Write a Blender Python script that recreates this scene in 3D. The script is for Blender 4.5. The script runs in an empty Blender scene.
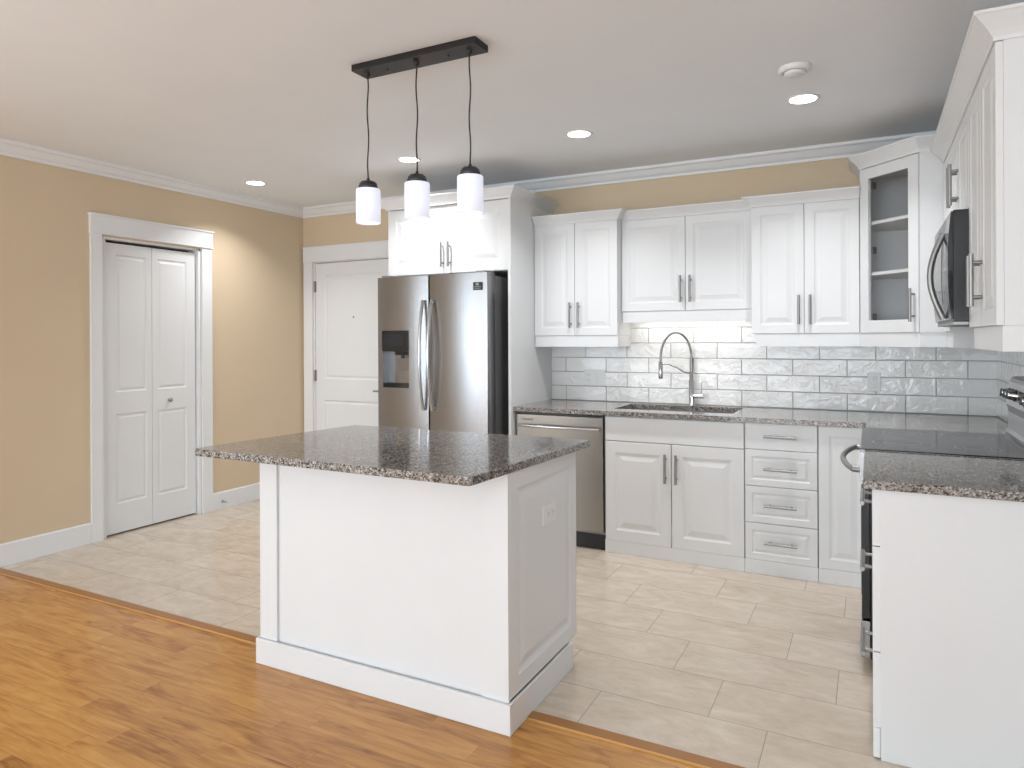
import bpy, bmesh, math, random
from mathutils import Vector, Matrix
random.seed(4)
SC = bpy.context.scene
COL = SC.collection
# ------------------------------------------------------------ camera
F, PPY, YAW, ROLL = 694.5, 339.0, 27.35, -0.256
cam = bpy.data.cameras.new('camera'); cam_o = bpy.data.objects.new('camera', cam); COL.objects.link(cam_o)
cam.sensor_width = 36.0; cam.lens = F / 1024 * 36.0; cam.shift_y = -(384 - PPY) / 1024.0
cam.clip_start = .05; cam.clip_end = 200
cam_o.location = (4.741, -4.901, 1.381)
cam_o.rotation_euler = (Matrix.Rotation(math.radians(YAW), 3, 'Z') @ Matrix.Rotation(math.radians(90), 3, 'X') @ Matrix.Rotation(math.radians(ROLL), 3, 'Z')).to_euler()
SC.camera = cam_o
# ------------------------------------------------------------ light and exposure
w = bpy.data.worlds.new('world'); SC.world = w; w.use_nodes = True
w.node_tree.nodes['Background'].inputs[0].default_value = (.80, .91, 1, 1)
w.node_tree.nodes['Background'].inputs[1].default_value = 2.0
SC.view_settings.view_transform = 'Standard'; SC.view_settings.look = 'None'
SC.view_settings.exposure = 0.02; SC.view_settings.gamma = 1.0; SC.view_settings.use_curve_mapping = False

def area(name, loc, rot, sx, sy, power, color, shape='RECTANGLE', spread=180):
    l = bpy.data.lights.new(name, 'AREA'); l.shape = shape; l.size = sx; l.size_y = sy; l.energy = power; l.color = color
    l.spread = math.radians(spread)
    o = bpy.data.objects.new(name, l); COL.objects.link(o); o.location = loc; o.rotation_euler = [math.radians(a) for a in rot]; return o
# rear window daylight, tilted up to lift the ceiling; side lamps are added fill
area('daylight_rear', (2.65, -13.75, 1.30), (106, 0, 0), 4.8, 2.2, 235, (.77, .895, 1))
area('fill_left', (0.10, -6.4, 1.35), (118, 0, -90), 2.6, 1.9, 85, (.77, .895, 1))  # added fill lamp, aimed up at the ceiling
area('fill_left_far', (0.10, -10.9, 1.35), (118, 0, -90), 2.6, 1.9, 85, (.77, .895, 1))  # second added fill lamp, evens out the light

area('fill_right', (5.30, -8.0, 1.35), (108, 0, 90), 2.8, 1.9, 92, (.77, .895, 1))  # added lamp to brighten the left wall
# ------------------------------------------------------------ materials
def nmat(name):
    m = bpy.data.materials.new(name); m.use_nodes = True
    nt = m.node_tree; return m, nt, nt.nodes['Principled BSDF']
def simple(name, col, rough=.5, metal=0.0, emit=None, es=0, coat=0, bump=0, bscale=200):
    m, nt, b = nmat(name)
    n = nt.nodes.new('ShaderNodeTexNoise'); n.inputs['Scale'].default_value = 3.0
    tc = nt.nodes.new('ShaderNodeTexCoord'); nt.links.new(tc.outputs['Object'], n.inputs['Vector'])
    mx = nt.nodes.new('ShaderNodeMix'); mx.data_type = 'RGBA'
    mx.inputs[6].default_value = (*[c * .975 for c in col], 1); mx.inputs[7].default_value = (*[min(1, c * 1.02) for c in col], 1)
    nt.links.new(n.outputs['Fac'], mx.inputs[0]); nt.links.new(mx.outputs[2], b.inputs['Base Color'])
    b.inputs['Roughness'].default_value = rough; b.inputs['Metallic'].default_value = metal
    b.inputs['Coat Weight'].default_value = coat
    if emit: b.inputs['Emission Color'].default_value = (*emit, 1); b.inputs['Emission Strength'].default_value = es
    if bump:
        n2 = nt.nodes.new('ShaderNodeTexNoise'); n2.inputs['Scale'].default_value = bscale
        nt.links.new(tc.outputs['Object'], n2.inputs['Vector'])
        bp = nt.nodes.new('ShaderNodeBump'); bp.inputs['Strength'].default_value = bump; bp.inputs['Distance'].default_value = .002
        nt.links.new(n2.outputs['Fac'], bp.inputs['Height']); nt.links.new(bp.outputs[0], b.inputs['Normal'])
    return m
def brushed(name, col, rough, sc=(400, 400, 4), bs=.08):
    m, nt, b = nmat(name)
    tc = nt.nodes.new('ShaderNodeTexCoord'); mp = nt.nodes.new('ShaderNodeMapping'); mp.inputs['Scale'].default_value = sc
    nt.links.new(tc.outputs['Object'], mp.inputs[0])
    n = nt.nodes.new('ShaderNodeTexNoise'); n.inputs['Scale'].default_value = 1.0; nt.links.new(mp.outputs[0], n.inputs['Vector'])
    bp = nt.nodes.new('ShaderNodeBump'); bp.inputs['Strength'].default_value = bs; bp.inputs['Distance'].default_value = .0005
    nt.links.new(n.outputs['Fac'], bp.inputs['Height']); nt.links.new(bp.outputs[0], b.inputs['Normal'])
    b.inputs['Base Color'].default_value = (*col, 1); b.inputs['Metallic'].default_value = 1; b.inputs['Roughness'].default_value = rough
    return m
class NG:   # tiny node-math helper
    def __init__(s, nt): s.nt = nt
    def m(s, op, a, b=None, c=None):
        n = s.nt.nodes.new('ShaderNodeMath'); n.operation = op
        for i, v in enumerate((a, b, c)):
            if v is None: continue
            if isinstance(v, (int, float)): n.inputs[i].default_value = v
            else: s.nt.links.new(v, n.inputs[i])
        return n.outputs[0]
    def comb(s, x, y, z):
        n = s.nt.nodes.new('ShaderNodeCombineXYZ')
        for i, v in enumerate((x, y, z)):
            if isinstance(v, (int, float)): n.inputs[i].default_value = v
            else: s.nt.links.new(v, n.inputs[i])
        return n.outputs[0]
    def noise(s, vec, scale, detail=3, rough=.5, dist=0):
        n = s.nt.nodes.new('ShaderNodeTexNoise'); n.inputs['Scale'].default_value = scale; n.inputs['Detail'].default_value = detail
        n.inputs['Roughness'].default_value = rough; n.inputs['Distortion'].default_value = dist
        s.nt.links.new(vec, n.inputs['Vector']); return n.outputs['Fac']
    def white(s, vec):
        n = s.nt.nodes.new('ShaderNodeTexWhiteNoise'); n.noise_dimensions = '3D'; s.nt.links.new(vec, n.inputs['Vector']); return n.outputs['Value']
    def ramp(s, fac, stops, interp='LINEAR'):
        n = s.nt.nodes.new('ShaderNodeValToRGB'); n.color_ramp.interpolation = interp
        el = n.color_ramp.elements
        while len(el) < len(stops): el.new(.5)
        for e, (p, c) in zip(el, stops): e.position = p; e.color = (*c, 1)
        s.nt.links.new(fac, n.inputs[0]); return n.outputs[0]
    def mix(s, fac, a, b):
        n = s.nt.nodes.new('ShaderNodeMix'); n.data_type = 'RGBA'
        for i, v in ((0, fac), (6, a), (7, b)):
            if isinstance(v, (int, float)): n.inputs[i].default_value = v
            elif isinstance(v, tuple): n.inputs[i].default_value = (*v, 1)
            else: s.nt.links.new(v, n.inputs[i])
        return n.outputs[2]
    def cells(s, u, v, pw, ph, shift=None, rand=None):
        """rows of bricks: returns (edge distance in metres, cell id vector, row)"""
        row = s.m('FLOOR', s.m('DIVIDE', v, ph))
        if rand: off = s.m('MULTIPLY', s.white(s.comb(row, 3.3, 7.1)), pw)
        elif shift == 'half': off = s.m('MULTIPLY', s.m('FLOORED_MODULO', row, 2.0), pw / 2)
        else: off = s.m('MULTIPLY', row, shift)
        us = s.m('DIVIDE', s.m('ADD', u, off), pw); colm = s.m('FLOOR', us)
        fu = s.m('SUBTRACT', us, colm); fv = s.m('SUBTRACT', s.m('DIVIDE', v, ph), row)
        du = s.m('MULTIPLY', s.m('MINIMUM', fu, s.m('SUBTRACT', 1.0, fu)), pw)
        dv = s.m('MULTIPLY', s.m('MINIMUM', fv, s.m('SUBTRACT', 1.0, fv)), ph)
        return s.m('MINIMUM', du, dv), s.comb(colm, row, 0.5), row
def objxyz(nt):
    tc = nt.nodes.new('ShaderNodeTexCoord'); sp = nt.nodes.new('ShaderNodeSeparateXYZ'); nt.links.new(tc.outputs['Object'], sp.inputs[0])
    return tc.outputs['Object'], sp.outputs[0], sp.outputs[1], sp.outputs[2]
def step(g, d, e0, e1):
    n = g.nt.nodes.new('ShaderNodeMapRange'); n.inputs[1].default_value = e0; n.inputs[2].default_value = e1
    g.nt.links.new(d, n.inputs[0]); return n.outputs[0]
def bump(g, h, b, st, dist):
    bp = g.nt.nodes.new('ShaderNodeBump'); bp.inputs['Strength'].default_value = st; bp.inputs['Distance'].default_value = dist
    g.nt.links.new(h, bp.inputs['Height']); g.nt.links.new(bp.outputs[0], b.inputs['Normal'])

def mat_floor_tile():
    m, nt, b = nmat('floor_tile'); g = NG(nt); vec, x, y, z = objxyz(nt)
    yy = g.m('ADD', y, 2.325 + .304 * 20)
    # joints move +.206 m in x for each row nearer the camera
    d, cid, row = g.cells(g.m('ADD', x, -3.590 + .6165 * 40 - .2055 * 20), yy, .6165, .304, shift=.2055)
    rnd = g.white(cid)
    pos = g.nt.nodes.new('ShaderNodeVectorMath'); pos.operation = 'ADD'
    g.nt.links.new(vec, pos.inputs[0]); g.nt.links.new(g.comb(g.m('MULTIPLY', rnd, 37.0), g.m('MULTIPLY', rnd, 11.0), 0.0), pos.inputs[1])
    st = g.nt.nodes.new('ShaderNodeMapping'); st.inputs['Scale'].default_value = (1, 2.2, 1); st.inputs['Rotation'].default_value = (0, 0, .25); nt.links.new(pos.outputs[0], st.inputs[0])
    n1 = g.noise(st.outputs[0], 3.2, 6, .6, 1.2); n2 = g.noise(st.outputs[0], 16, 5, .65, .6)
    f = g.m('ADD', g.m('MULTIPLY', n1, .7), g.m('MULTIPLY', n2, .3))
    f = g.m('ADD', f, g.m('MULTIPLY', g.m('SUBTRACT', rnd, .5), .05))
    c = g.ramp(f, [(.3, (.52, .42, .325)), (.5, (.62, .525, .425)), (.62, (.68, .59, .49)), (.78, (.75, .67, .575))])
    c = g.mix(step(g, d, .0009, .0022), (.36, .31, .255), c)
    nt.links.new(c, b.inputs['Base Color'])
    nt.links.new(g.m('MULTIPLY_ADD', n2, .15, .13), b.inputs['Roughness'])
    bump(g, step(g, d, .001, .004), b, .5, .001); return m
def mat_wood():
    m, nt, b = nmat('wood_laminate'); g = NG(nt); vec, x, y, z = objxyz(nt)
    d, cid, row = g.cells(g.m('ADD', x, 40.0), g.m('ADD', y, 40.0 - .01), .66, .094, rand=True)
    d2, cid2, row2 = g.cells(g.m('ADD', x, 40.0), g.m('ADD', y, 40.0 - .01), 1.9, .188, rand=True)
    rnd = g.white(cid); r2 = g.white(g.comb(rnd, 5.0, 2.0))
    px = g.m('ADD', x, g.m('MULTIPLY', rnd, 53.0)); py = g.m('ADD', y, g.m('MULTIPLY', r2, 31.0))
    v1 = g.comb(g.m('MULTIPLY', px, 1.0), g.m('MULTIPLY', py, 5.5), rnd)
    v2 = g.comb(g.m('MULTIPLY', px, 3.0), g.m('MULTIPLY', py, 42.0), rnd)
    n1 = g.noise(v1, 2.4, 4, .55, 1.6); n2 = g.noise(v2, 2.2, 4, .6, .4)
    knot = g.noise(g.comb(g.m('MULTIPLY', px, 1.0), g.m('MULTIPLY', py, 2.4), rnd), 4.2, 2, .5, .6)
    f = g.m('ADD', g.m('MULTIPLY', n1, .62), g.m('MULTIPLY', n2, .38))
    f = g.m('ADD', f, g.m('MULTIPLY', g.m('SUBTRACT', rnd, .5), .15))
    f = g.m('SUBTRACT', f, g.m('MULTIPLY', step(g, knot, .6, .78), .17))
    c = g.ramp(f, [(.22, (.22, .082, .018)), (.38, (.41, .175, .040)), (.5, (.54, .25, .062)), (.62, (.62, .315, .083)), (.8, (.70, .40, .13))])
    c = g.mix(g.m('MULTIPLY', step(g, d, .0022, .0006), .35), c, (.22, .08, .02))
    nt.links.new(c, b.inputs['Base Color']); b.inputs['Roughness'].default_value = .24
    bump(g, n2, b, .05, .001); return m
def mat_splash(ax, x0, shift_ph):
    m, nt, b = nmat('splash_tile_' + ax); g = NG(nt); vec, x, y, z = objxyz(nt)
    u = x if ax == 'x' else y
    d, cid, row = g.cells(g.m('ADD', u, -x0 + .322 * 40), g.m('ADD', z, -1.0248 + .1075 * 11), .322, .1075, shift='half')
    rnd = g.white(cid)
    pos = g.nt.nodes.new('ShaderNodeVectorMath'); pos.operation = 'ADD'
    nt.links.new(vec, pos.inputs[0]); nt.links.new(g.comb(g.m('MULTIPLY', rnd, 17.0), 0.0, g.m('MULTIPLY', rnd, 9.0)), pos.inputs[1])
    wv = g.noise(pos.outputs[0], 13.0, 3, .55, 1.2)
    edge = step(g, d, .0012, .0045)
    tone = g.m('MULTIPLY_ADD', rnd, .06, .86)
    c = g.nt.nodes.new('ShaderNodeCombineColor')
    for i, k in enumerate((1.0, .985, .965)): nt.links.new(g.m('MULTIPLY', tone, k), c.inputs[i])
    cc = g.mix(step(g, d, .0008, .0019), (.22, .21, .20), c.outputs[0])
    nt.links.new(cc, b.inputs['Base Color']); b.inputs['Roughness'].default_value = .06
    amp = g.m('MULTIPLY', wv, g.m('MULTIPLY_ADD', g.white(g.comb(rnd, 1.0, 4.0)), .8, .5))
    bump(g, g.m('ADD', g.m('MULTIPLY', amp, .9), g.m('MULTIPLY', edge, .35)), b, .85, .009)
    return m
def mat_granite():
    m, nt, b = nmat('granite'); g = NG(nt); vec, x, y, z = objxyz(nt)
    vo = nt.nodes.new('ShaderNodeTexVoronoi'); vo.inputs['Scale'].default_value = 195; vo.inputs['Randomness'].default_value = 1
    nt.links.new(vec, vo.inputs['Vector'])
    sp = nt.nodes.new('ShaderNodeSeparateColor'); nt.links.new(vo.outputs['Color'], sp.inputs[0])
    n = g.noise(vec, 45, 3, .6); f = g.m('ADD', g.m('MULTIPLY', sp.outputs[0], .72), g.m('MULTIPLY', n, .36))
    c = g.ramp(f, [(.12, (.016, .016, .017)), (.30, (.06, .055, .052)), (.42, (.19, .155, .125)), (.57, (.31, .30, .29)), (.72, (.24, .20, .165)), (.82, (.44, .42, .41)), (.95, (.62, .61, .60))])
    nt.links.new(c, b.inputs['Base Color']); b.inputs['Roughness'].default_value = .09
    b.inputs['Specular IOR Level'].default_value = .6
    return m
def mat_glass(name, tint=(.97, .97, .97), rough=0.02):
    m = bpy.data.materials.new(name); m.use_nodes = True; nt = m.node_tree; nt.nodes.clear()
    o = nt.nodes.new('ShaderNodeOutputMaterial'); t = nt.nodes.new('ShaderNodeBsdfTransparent'); gl = nt.nodes.new('ShaderNodeBsdfGlossy')
    t.inputs[0].default_value = (*tint, 1); gl.inputs['Roughness'].default_value = rough
    lw = nt.nodes.new('ShaderNodeLayerWeight'); lw.inputs[0].default_value = .5
    pw = nt.nodes.new('ShaderNodeMath'); pw.operation = 'POWER'; pw.inputs[1].default_value = 4.0; nt.links.new(lw.outputs['Facing'], pw.inputs[0])
    fr = nt.nodes.new('ShaderNodeMath'); fr.operation = 'MULTIPLY_ADD'; fr.inputs[1].default_value = .5; fr.inputs[2].default_value = .04; nt.links.new(pw.outputs[0], fr.inputs[0]); mx = nt.nodes.new('ShaderNodeMixShader')
    nt.links.new(fr.outputs[0], mx.inputs[0]); nt.links.new(t.outputs[0], mx.inputs[1]); nt.links.new(gl.outputs[0], mx.inputs[2]); nt.links.new(mx.outputs[0], o.inputs[0])
    return m
M = dict(
    wall=simple('tan_wall_paint', (.69, .55, .385), .75, bump=.06, bscale=350),
    ceil=simple('ceiling_paint', (.885, .91, .94), .9),
    white=simple('white_wall_paint', (.84, .845, .85), .8),
    trim=simple('white_trim_paint', (.82, .825, .83), .4),
    cab=simple('white_cabinet', (.80, .805, .81), .36),
    cabin=simple('cabinet_interior', (.82, .82, .81), .5),
    isl=simple('island_white', (.765, .77, .775), .36),
    door=simple('door_white', (.80, .805, .81), .42),
    steel=brushed('stainless_steel', (.35, .35, .355), .27),
    dwsteel=brushed('floor_tinted_steel', (.31, .285, .255), .3, (4, 400, 400)),  # brown of the reflected floor put into the base colour
    bgsteel=brushed('backguard_steel', (.62, .62, .62), .3, (4, 400, 4)),
    sidesteel=simple('grey_appliance_side', (.26, .26, .265), .38, .6),
    nickel=simple('brushed_nickel', (.34, .335, .33), .42, 1.0),
    chrome=simple('chrome', (.60, .60, .61), .14, 1.0),
    black=simple('black_plastic', (.012, .012, .013), .3),
    blackglass=simple('black_glass', (.01, .01, .011), .12),
    bronze=simple('dark_bronze', (.022, .018, .016), .42, .4),
    cap=simple('graphite_cap', (.07, .07, .072), .35, .7),
    rubber=simple('dark_rubber', (.02, .02, .02), .7),
    gran=mat_granite(), tile=mat_floor_tile(), wood=mat_wood(), strip=simple('oak_strip', (.36, .15, .032), .28),
    seam=simple('pale_oak_edge', (.62, .34, .12), .3),
    sx=mat_splash('x', 2.673, 0), sy=mat_splash('y', -.155, 0),
    glass=mat_glass('clear_glass'), plate=simple('white_plate', (.82, .82, .81), .35),
    slot=simple('socket_grey', (.25, .25, .25), .5),
    shade=simple('opal_glass', (.75, .77, .82), .25, emit=(.80, .84, 1.0), es=.5),
    bulb=simple('lit_bulb', (1, 1, 1), .4, emit=(1, 1, 1), es=2.0),
    lens=simple('lit_lens', (1, 1, 1), .4, emit=(1, .985, .96), es=9),
    led=simple('led_strip', (1, 1, 1), .4, emit=(1, .95, .86), es=2),
    ring=simple('burner_ring', (.30, .30, .30), .35),
    dark=simple('closet_dark', (.05, .05, .05), .9),  # shade inside the closet put into the colour
    hinge=simple('hinge_metal', (.28, .27, .26), .35, 1.0),
    screen=simple('dispenser_screen', (.03, .035, .045), .1),
)
# ------------------------------------------------------------ mesh helpers
class MB:
    def __init__(s): s.v = []; s.f = []; s.sm = []
    def add(s, vs, fs, smooth=False):
        k = len(s.v); s.v += [tuple(v) for v in vs]; s.f += [tuple(i + k for i in f) for f in fs]; s.sm += [smooth] * len(fs)
    def box(s, x0, x1, y0, y1, z0, z1):
        x0, x1 = sorted((x0, x1)); y0, y1 = sorted((y0, y1)); z0, z1 = sorted((z0, z1))
        s.add([(x0, y0, z0), (x1, y0, z0), (x1, y1, z0), (x0, y1, z0), (x0, y0, z1), (x1, y0, z1), (x1, y1, z1), (x0, y1, z1)],
              [(0, 3, 2, 1), (4, 5, 6, 7), (0, 1, 5, 4), (1, 2, 6, 5), (2, 3, 7, 6), (3, 0, 4, 7)]); return s
    def prism(s, poly, z0, z1, tilt=None):
        n = len(poly); a = sum(poly[i][0] * poly[(i + 1) % n][1] - poly[(i + 1) % n][0] * poly[i][1] for i in range(n))
        if a < 0: poly = poly[::-1]
        s.add([(x, y, z0) for x, y in poly] + [(x, y, z1) for x, y in poly],
              [tuple(range(n - 1, -1, -1)), tuple(range(n, 2 * n))] + [(i, (i + 1) % n, n + (i + 1) % n, n + i) for i in range(n)]); return s
    def extrude(s, pts, vec):
        """planar polygon pts (3-D) extruded by vec"""
        n = len(pts); v = Vector(vec); p = [Vector(q) for q in pts]
        nrm = sum(((p[i]).cross(p[(i + 1) % n]) for i in range(n)), Vector())
        if nrm.dot(v) < 0: p = p[::-1]
        s.add(p + [q + v for q in p], [tuple(range(n - 1, -1, -1)), tuple(range(n, 2 * n))] + [(i, (i + 1) % n, n + (i + 1) % n, n + i) for i in range(n)]); return s
    def tube(s, pts, r, n=12, caps=True, rs=None):
        P = [Vector(p) for p in pts]; k = len(s.v); rings = []
        t0 = (P[1] - P[0]).normalized(); up = Vector((0, 0, 1)) if abs(t0.z) < .9 else Vector((1, 0, 0))
        a = t0.cross(up).normalized()
        vs = []
        for i, p in enumerate(P):
            t = (P[min(i + 1, len(P) - 1)] - P[max(i - 1, 0)]).normalized()
            a = (a - t * a.dot(t)).normalized(); b = t.cross(a); rr = rs[i] if rs else r
            vs += [p + (a * math.cos(2 * math.pi * j / n) + b * math.sin(2 * math.pi * j / n)) * rr for j in range(n)]
        fs = [(i * n + j, i * n + (j + 1) % n, (i + 1) * n + (j + 1) % n, (i + 1) * n + j) for i in range(len(P) - 1) for j in range(n)]
        s.add(vs, fs, True)
        if caps:
            m = (len(P) - 1) * n; s.add(vs, [tuple(range(n - 1, -1, -1)), tuple(range(m, m + n))])
        return s
    def lathe(s, prof, c, axis='Z', n=32, smooth=True, closed=False):
        c = Vector(c); vs = []
        for r, h in prof:
            for j in range(n):
                q = 2 * math.pi * j / n; x, y = r * math.cos(q), r * math.sin(q)
                vs.append(c + {'Z': Vector((x, y, h)), 'X': Vector((h, x, y)), 'Y': Vector((y, h, x))}[axis])
        m = len(prof); rng = range(m if closed else m - 1)
        fs = [(i * n + j, i * n + (j + 1) % n, ((i + 1) % m) * n + (j + 1) % n, ((i + 1) % m) * n + j) for i in rng for j in range(n)]
        s.add(vs, fs, smooth)
        if not closed:
            if prof[0][0] > 1e-5: s.add(vs, [tuple(range(n - 1, -1, -1))])
            if prof[-1][0] > 1e-5: s.add(vs, [tuple(range((m - 1) * n, m * n))])
        return s
    def sweep(s, prof, path, side=1, closed=False):
        """prof: closed loop of (out, z); path: plan polyline; out is to the right (side=1) of travel"""
        n = len(path); P = [Vector((p[0], p[1])) for p in path]; offs = []
        for i in range(n):
            ds = []
            if i > 0 or closed: ds.append((P[i] - P[i - 1]).normalized())
            if i < n - 1 or closed: ds.append((P[(i + 1) % n] - P[i]).normalized())
            ns = [Vector((d.y, -d.x)) * side for d in ds]
            if len(ns) == 2:
                o = ns[0] + ns[1]; o = o / (1 + ns[0].dot(ns[1]))
            else: o = ns[0]
            offs.append(o)
        k = len(prof); vs = []
        for p, o in zip(P, offs): vs += [(p.x + o.x * q[0], p.y + o.y * q[0], q[1]) for q in prof]
        fs = [(i * k + j, i * k + (j + 1) % k, ((i + 1) % n) * k + (j + 1) % k, ((i + 1) % n) * k + j) for i in range(n if closed else n - 1) for j in range(k)]
        if not closed: fs += [tuple(range(k - 1, -1, -1)), tuple(range((n - 1) * k, n * k))]
        s.add(vs, fs); return s
    def panel(s, o, ux, nrm, w, h, t, segs=None, loops=None, ml=0, mr=0):
        """slab with raised-panel front. o: bottom-left corner of its back plane (seen from the front), ux: unit vector to the right, nrm: outward"""
        o = Vector(o); ux = Vector(ux); nrm = Vector(nrm); uz = Vector((0, 0, 1))
        def pt(a, b, c): return o + ux * a + uz * b + nrm * c
        e = .0018
        segs = segs or [(0, h, loops)]
        cr = lambda x0, x1, z0, z1, c: [pt(x0, z0, c), pt(x1, z0, c), pt(x1, z1, c), pt(x0, z1, c)]
        s.add(cr(0, w, 0, h, 0) + cr(0, w, 0, h, t - e) + cr(e, w - e, e, h - e, t),
              [(0, 3, 2, 1)] + [(i, (i + 1) % 4, 4 + (i + 1) % 4, 4 + i) for i in range(4)] + [(4 + i, 4 + (i + 1) % 4, 8 + (i + 1) % 4, 8 + i) for i in range(4)])
        for z0, z1, lp in segs:
            z0 = max(z0, e); z1 = min(z1, h - e)
            L = [(0, 0)] + (lp or []); vs = []
            for q_, (ins, dep) in enumerate(L): vs += cr(e + ins + (ml if q_ else 0), w - e - ins - (mr if q_ else 0), z0 + ins, z1 - ins, t + dep)
            fs = [(4 * k + i, 4 * k + (i + 1) % 4, 4 * k + 4 + (i + 1) % 4, 4 * k + 4 + i) for k in range(len(L) - 1) for i in range(4)]
            k = 4 * (len(L) - 1); fs.append((k, k + 1, k + 2, k + 3)); s.add(vs, fs)
        return s
    def build(s, name, mat, parent=None, bevel=0, fix=False, **props):
        me = bpy.data.meshes.new(name); L = parent_loc(parent)
        me.from_pydata([(v[0] - L[0], v[1] - L[1], v[2] - L[2]) for v in s.v], [], s.f); me.update()
        for p, q in zip(me.polygons, s.sm): p.use_smooth = q
        if fix:
            b = bmesh.new(); b.from_mesh(me); bmesh.ops.remove_doubles(b, verts=b.verts, dist=1e-6); bmesh.ops.recalc_face_normals(b, faces=b.faces); b.to_mesh(me); b.free()
        me.materials.append(mat if not isinstance(mat, str) else M[mat])
        o = bpy.data.objects.new(name, me); COL.objects.link(o)
        if parent: o.parent = parent
        if bevel:
            md = o.modifiers.new('bevel', 'BEVEL'); md.width = bevel; md.segments = 2; md.limit_method = 'ANGLE'; md.angle_limit = math.radians(40)
        for k, v in props.items(): o[k] = v
        return o
def parent_loc(p):
    L = Vector((0, 0, 0))
    while p: L += p.location; p = p.parent
    return L
def thing(name, loc, label, cat, group=None):
    o = bpy.data.objects.new(name, None); COL.objects.link(o); o.location = loc; o.empty_display_size = .1
    o['label'] = label; o['category'] = cat
    if group: o['group'] = group
    return o
def struct_root(name, loc):
    o = bpy.data.objects.new(name, None); COL.objects.link(o); o.location = loc; o['kind'] = 'structure'; return o
def struct(name, mb, mat, **k): o = mb.build(name, mat, **k); o['kind'] = 'structure'; return o
X, Y, Z = Vector((1, 0, 0)), Vector((0, 1, 0)), Vector((0, 0, 1))
def box(*a): return MB().box(*a)
# raised panel profiles
DOORP = [(.052, 0), (.057, -.003), (.064, -.005), (.070, -.005), (.092, -.001), (.096, 0)]
WIDEP = [(.066, 0), (.071, -.003), (.080, -.006), (.088, -.006), (.114, -.001), (.118, 0)]
DRAWP = [(.036, 0), (.039, -.003), (.044, -.004), (.048, -.004), (.060, -.0005), (.062, 0)]
MOLD = [(.075, 0), (.082, -.006), (.092, -.007), (.105, -.002), (.112, -.002)]
def pull(center, axis, nrm, parent, L=.18, off=.032, r=.0078):
    """bar pull: bar along axis, standing off the face at `center` by `off`"""
    c = Vector(center); a = Vector(axis); n = Vector(nrm); m = MB()
    m.tube([c + n * off - a * L / 2, c + n * off + a * L / 2], r, 12)
    for s_ in (-1, 1): m.tube([c + a * s_ * L * .33, c + a * s_ * L * .33 + n * off], r * .8, 10)
    return m.build('handle', 'nickel', parent, label='brushed nickel bar handle')

# ============================================================ SETTING
# ---- room constants
ZC, XR, YB = 2.61, 5.40, -14.0
YT = -2.59                      # tile/wood border
struct('floor', box(-.12, XR + .12, YT, .12, -.1, 0), 'tile')
struct('floor_wood', box(-.12, XR + .12, YB - .12, YT - .0005, -.1, 0), 'wood')
tr = struct('trim_1', MB().box(0.001, XR - .001, YT - .045, YT + .004, .0003, .007), 'strip', bevel=.002)
MB().box(0.001, XR - .001, YT - .051, YT - .0455, .0003, .006).build('edge_strip', 'seam', tr)
struct('ceiling', box(-.12, XR + .12, YB - .12, .12, ZC, ZC + .1), 'ceil')
# left wall with closet opening and holes for the added side windows
CO0, CO1, COZ = -1.93, -1.13, 2.105
wl = MB()
wl.box(-.12, 0, CO1, .12, 0, ZC).box(-.12, 0, CO0, CO1, COZ, ZC).box(-.12, 0, -5.0, CO0, 0, ZC)
wl.box(-.12, 0, -7.8, -5.0, 0, .35).box(-.12, 0, -7.8, -5.0, 2.35, ZC).box(-.12, 0, -9.5, -7.8, 0, ZC).box(-.12, 0, -12.3, -9.5, 0, .35).box(-.12, 0, -12.3, -9.5, 2.35, ZC).box(-.12, 0, YB - .12, -12.3, 0, ZC)
struct('wall_left', wl, 'wall')
struct('wall_closet', MB().box(-.72, -.70, CO0 - .1, CO1 + .1, 0, COZ + .1).box(-.70, -.121, CO0 - .12, CO0 - .1, 0, COZ + .1).box(-.70, -.121, CO1 + .1, CO1 + .12, 0, COZ + .1).box(-.70, -.121, CO0 - .1, CO1 + .1, COZ + .08, COZ + .1).box(-.70, -.121, CO0 - .1, CO1 + .1, -.02, 0), 'dark')  # unseen box, keeps outside light from leaking through the door gaps
# back wall with entry door opening
EO0, EO1, EOZ = .13, 1.03, 2.105
wb = MB()
wb.box(0, EO0, 0, .12, 0, ZC).box(EO0, EO1, 0, .12, EOZ, ZC).box(EO1, XR, 0, .12, 0, ZC).box(EO0 - .05, EO1 + .05, .125, .14, -.02, EOZ + .05)
struct('wall_back', wb, 'wall')
struct('wall_right', MB().box(XR, XR + .12, -6.5, .12, 0, ZC).box(XR, XR + .12, -9.5, -6.5, 0, .35).box(XR, XR + .12, -9.5, -6.5, 2.35, ZC).box(XR, XR + .12, YB - .12, -9.5, 0, ZC), 'white')
wr = MB()
wr.box(-.12, .2, YB - .12, YB, 0, ZC).box(.2, 5.1, YB - .12, YB, 2.42, ZC).box(.2, 5.1, YB - .12, YB, 0, .10).box(5.1, XR, YB - .12, YB, 0, ZC)
struct('wall_rear', wr, 'white')
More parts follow.
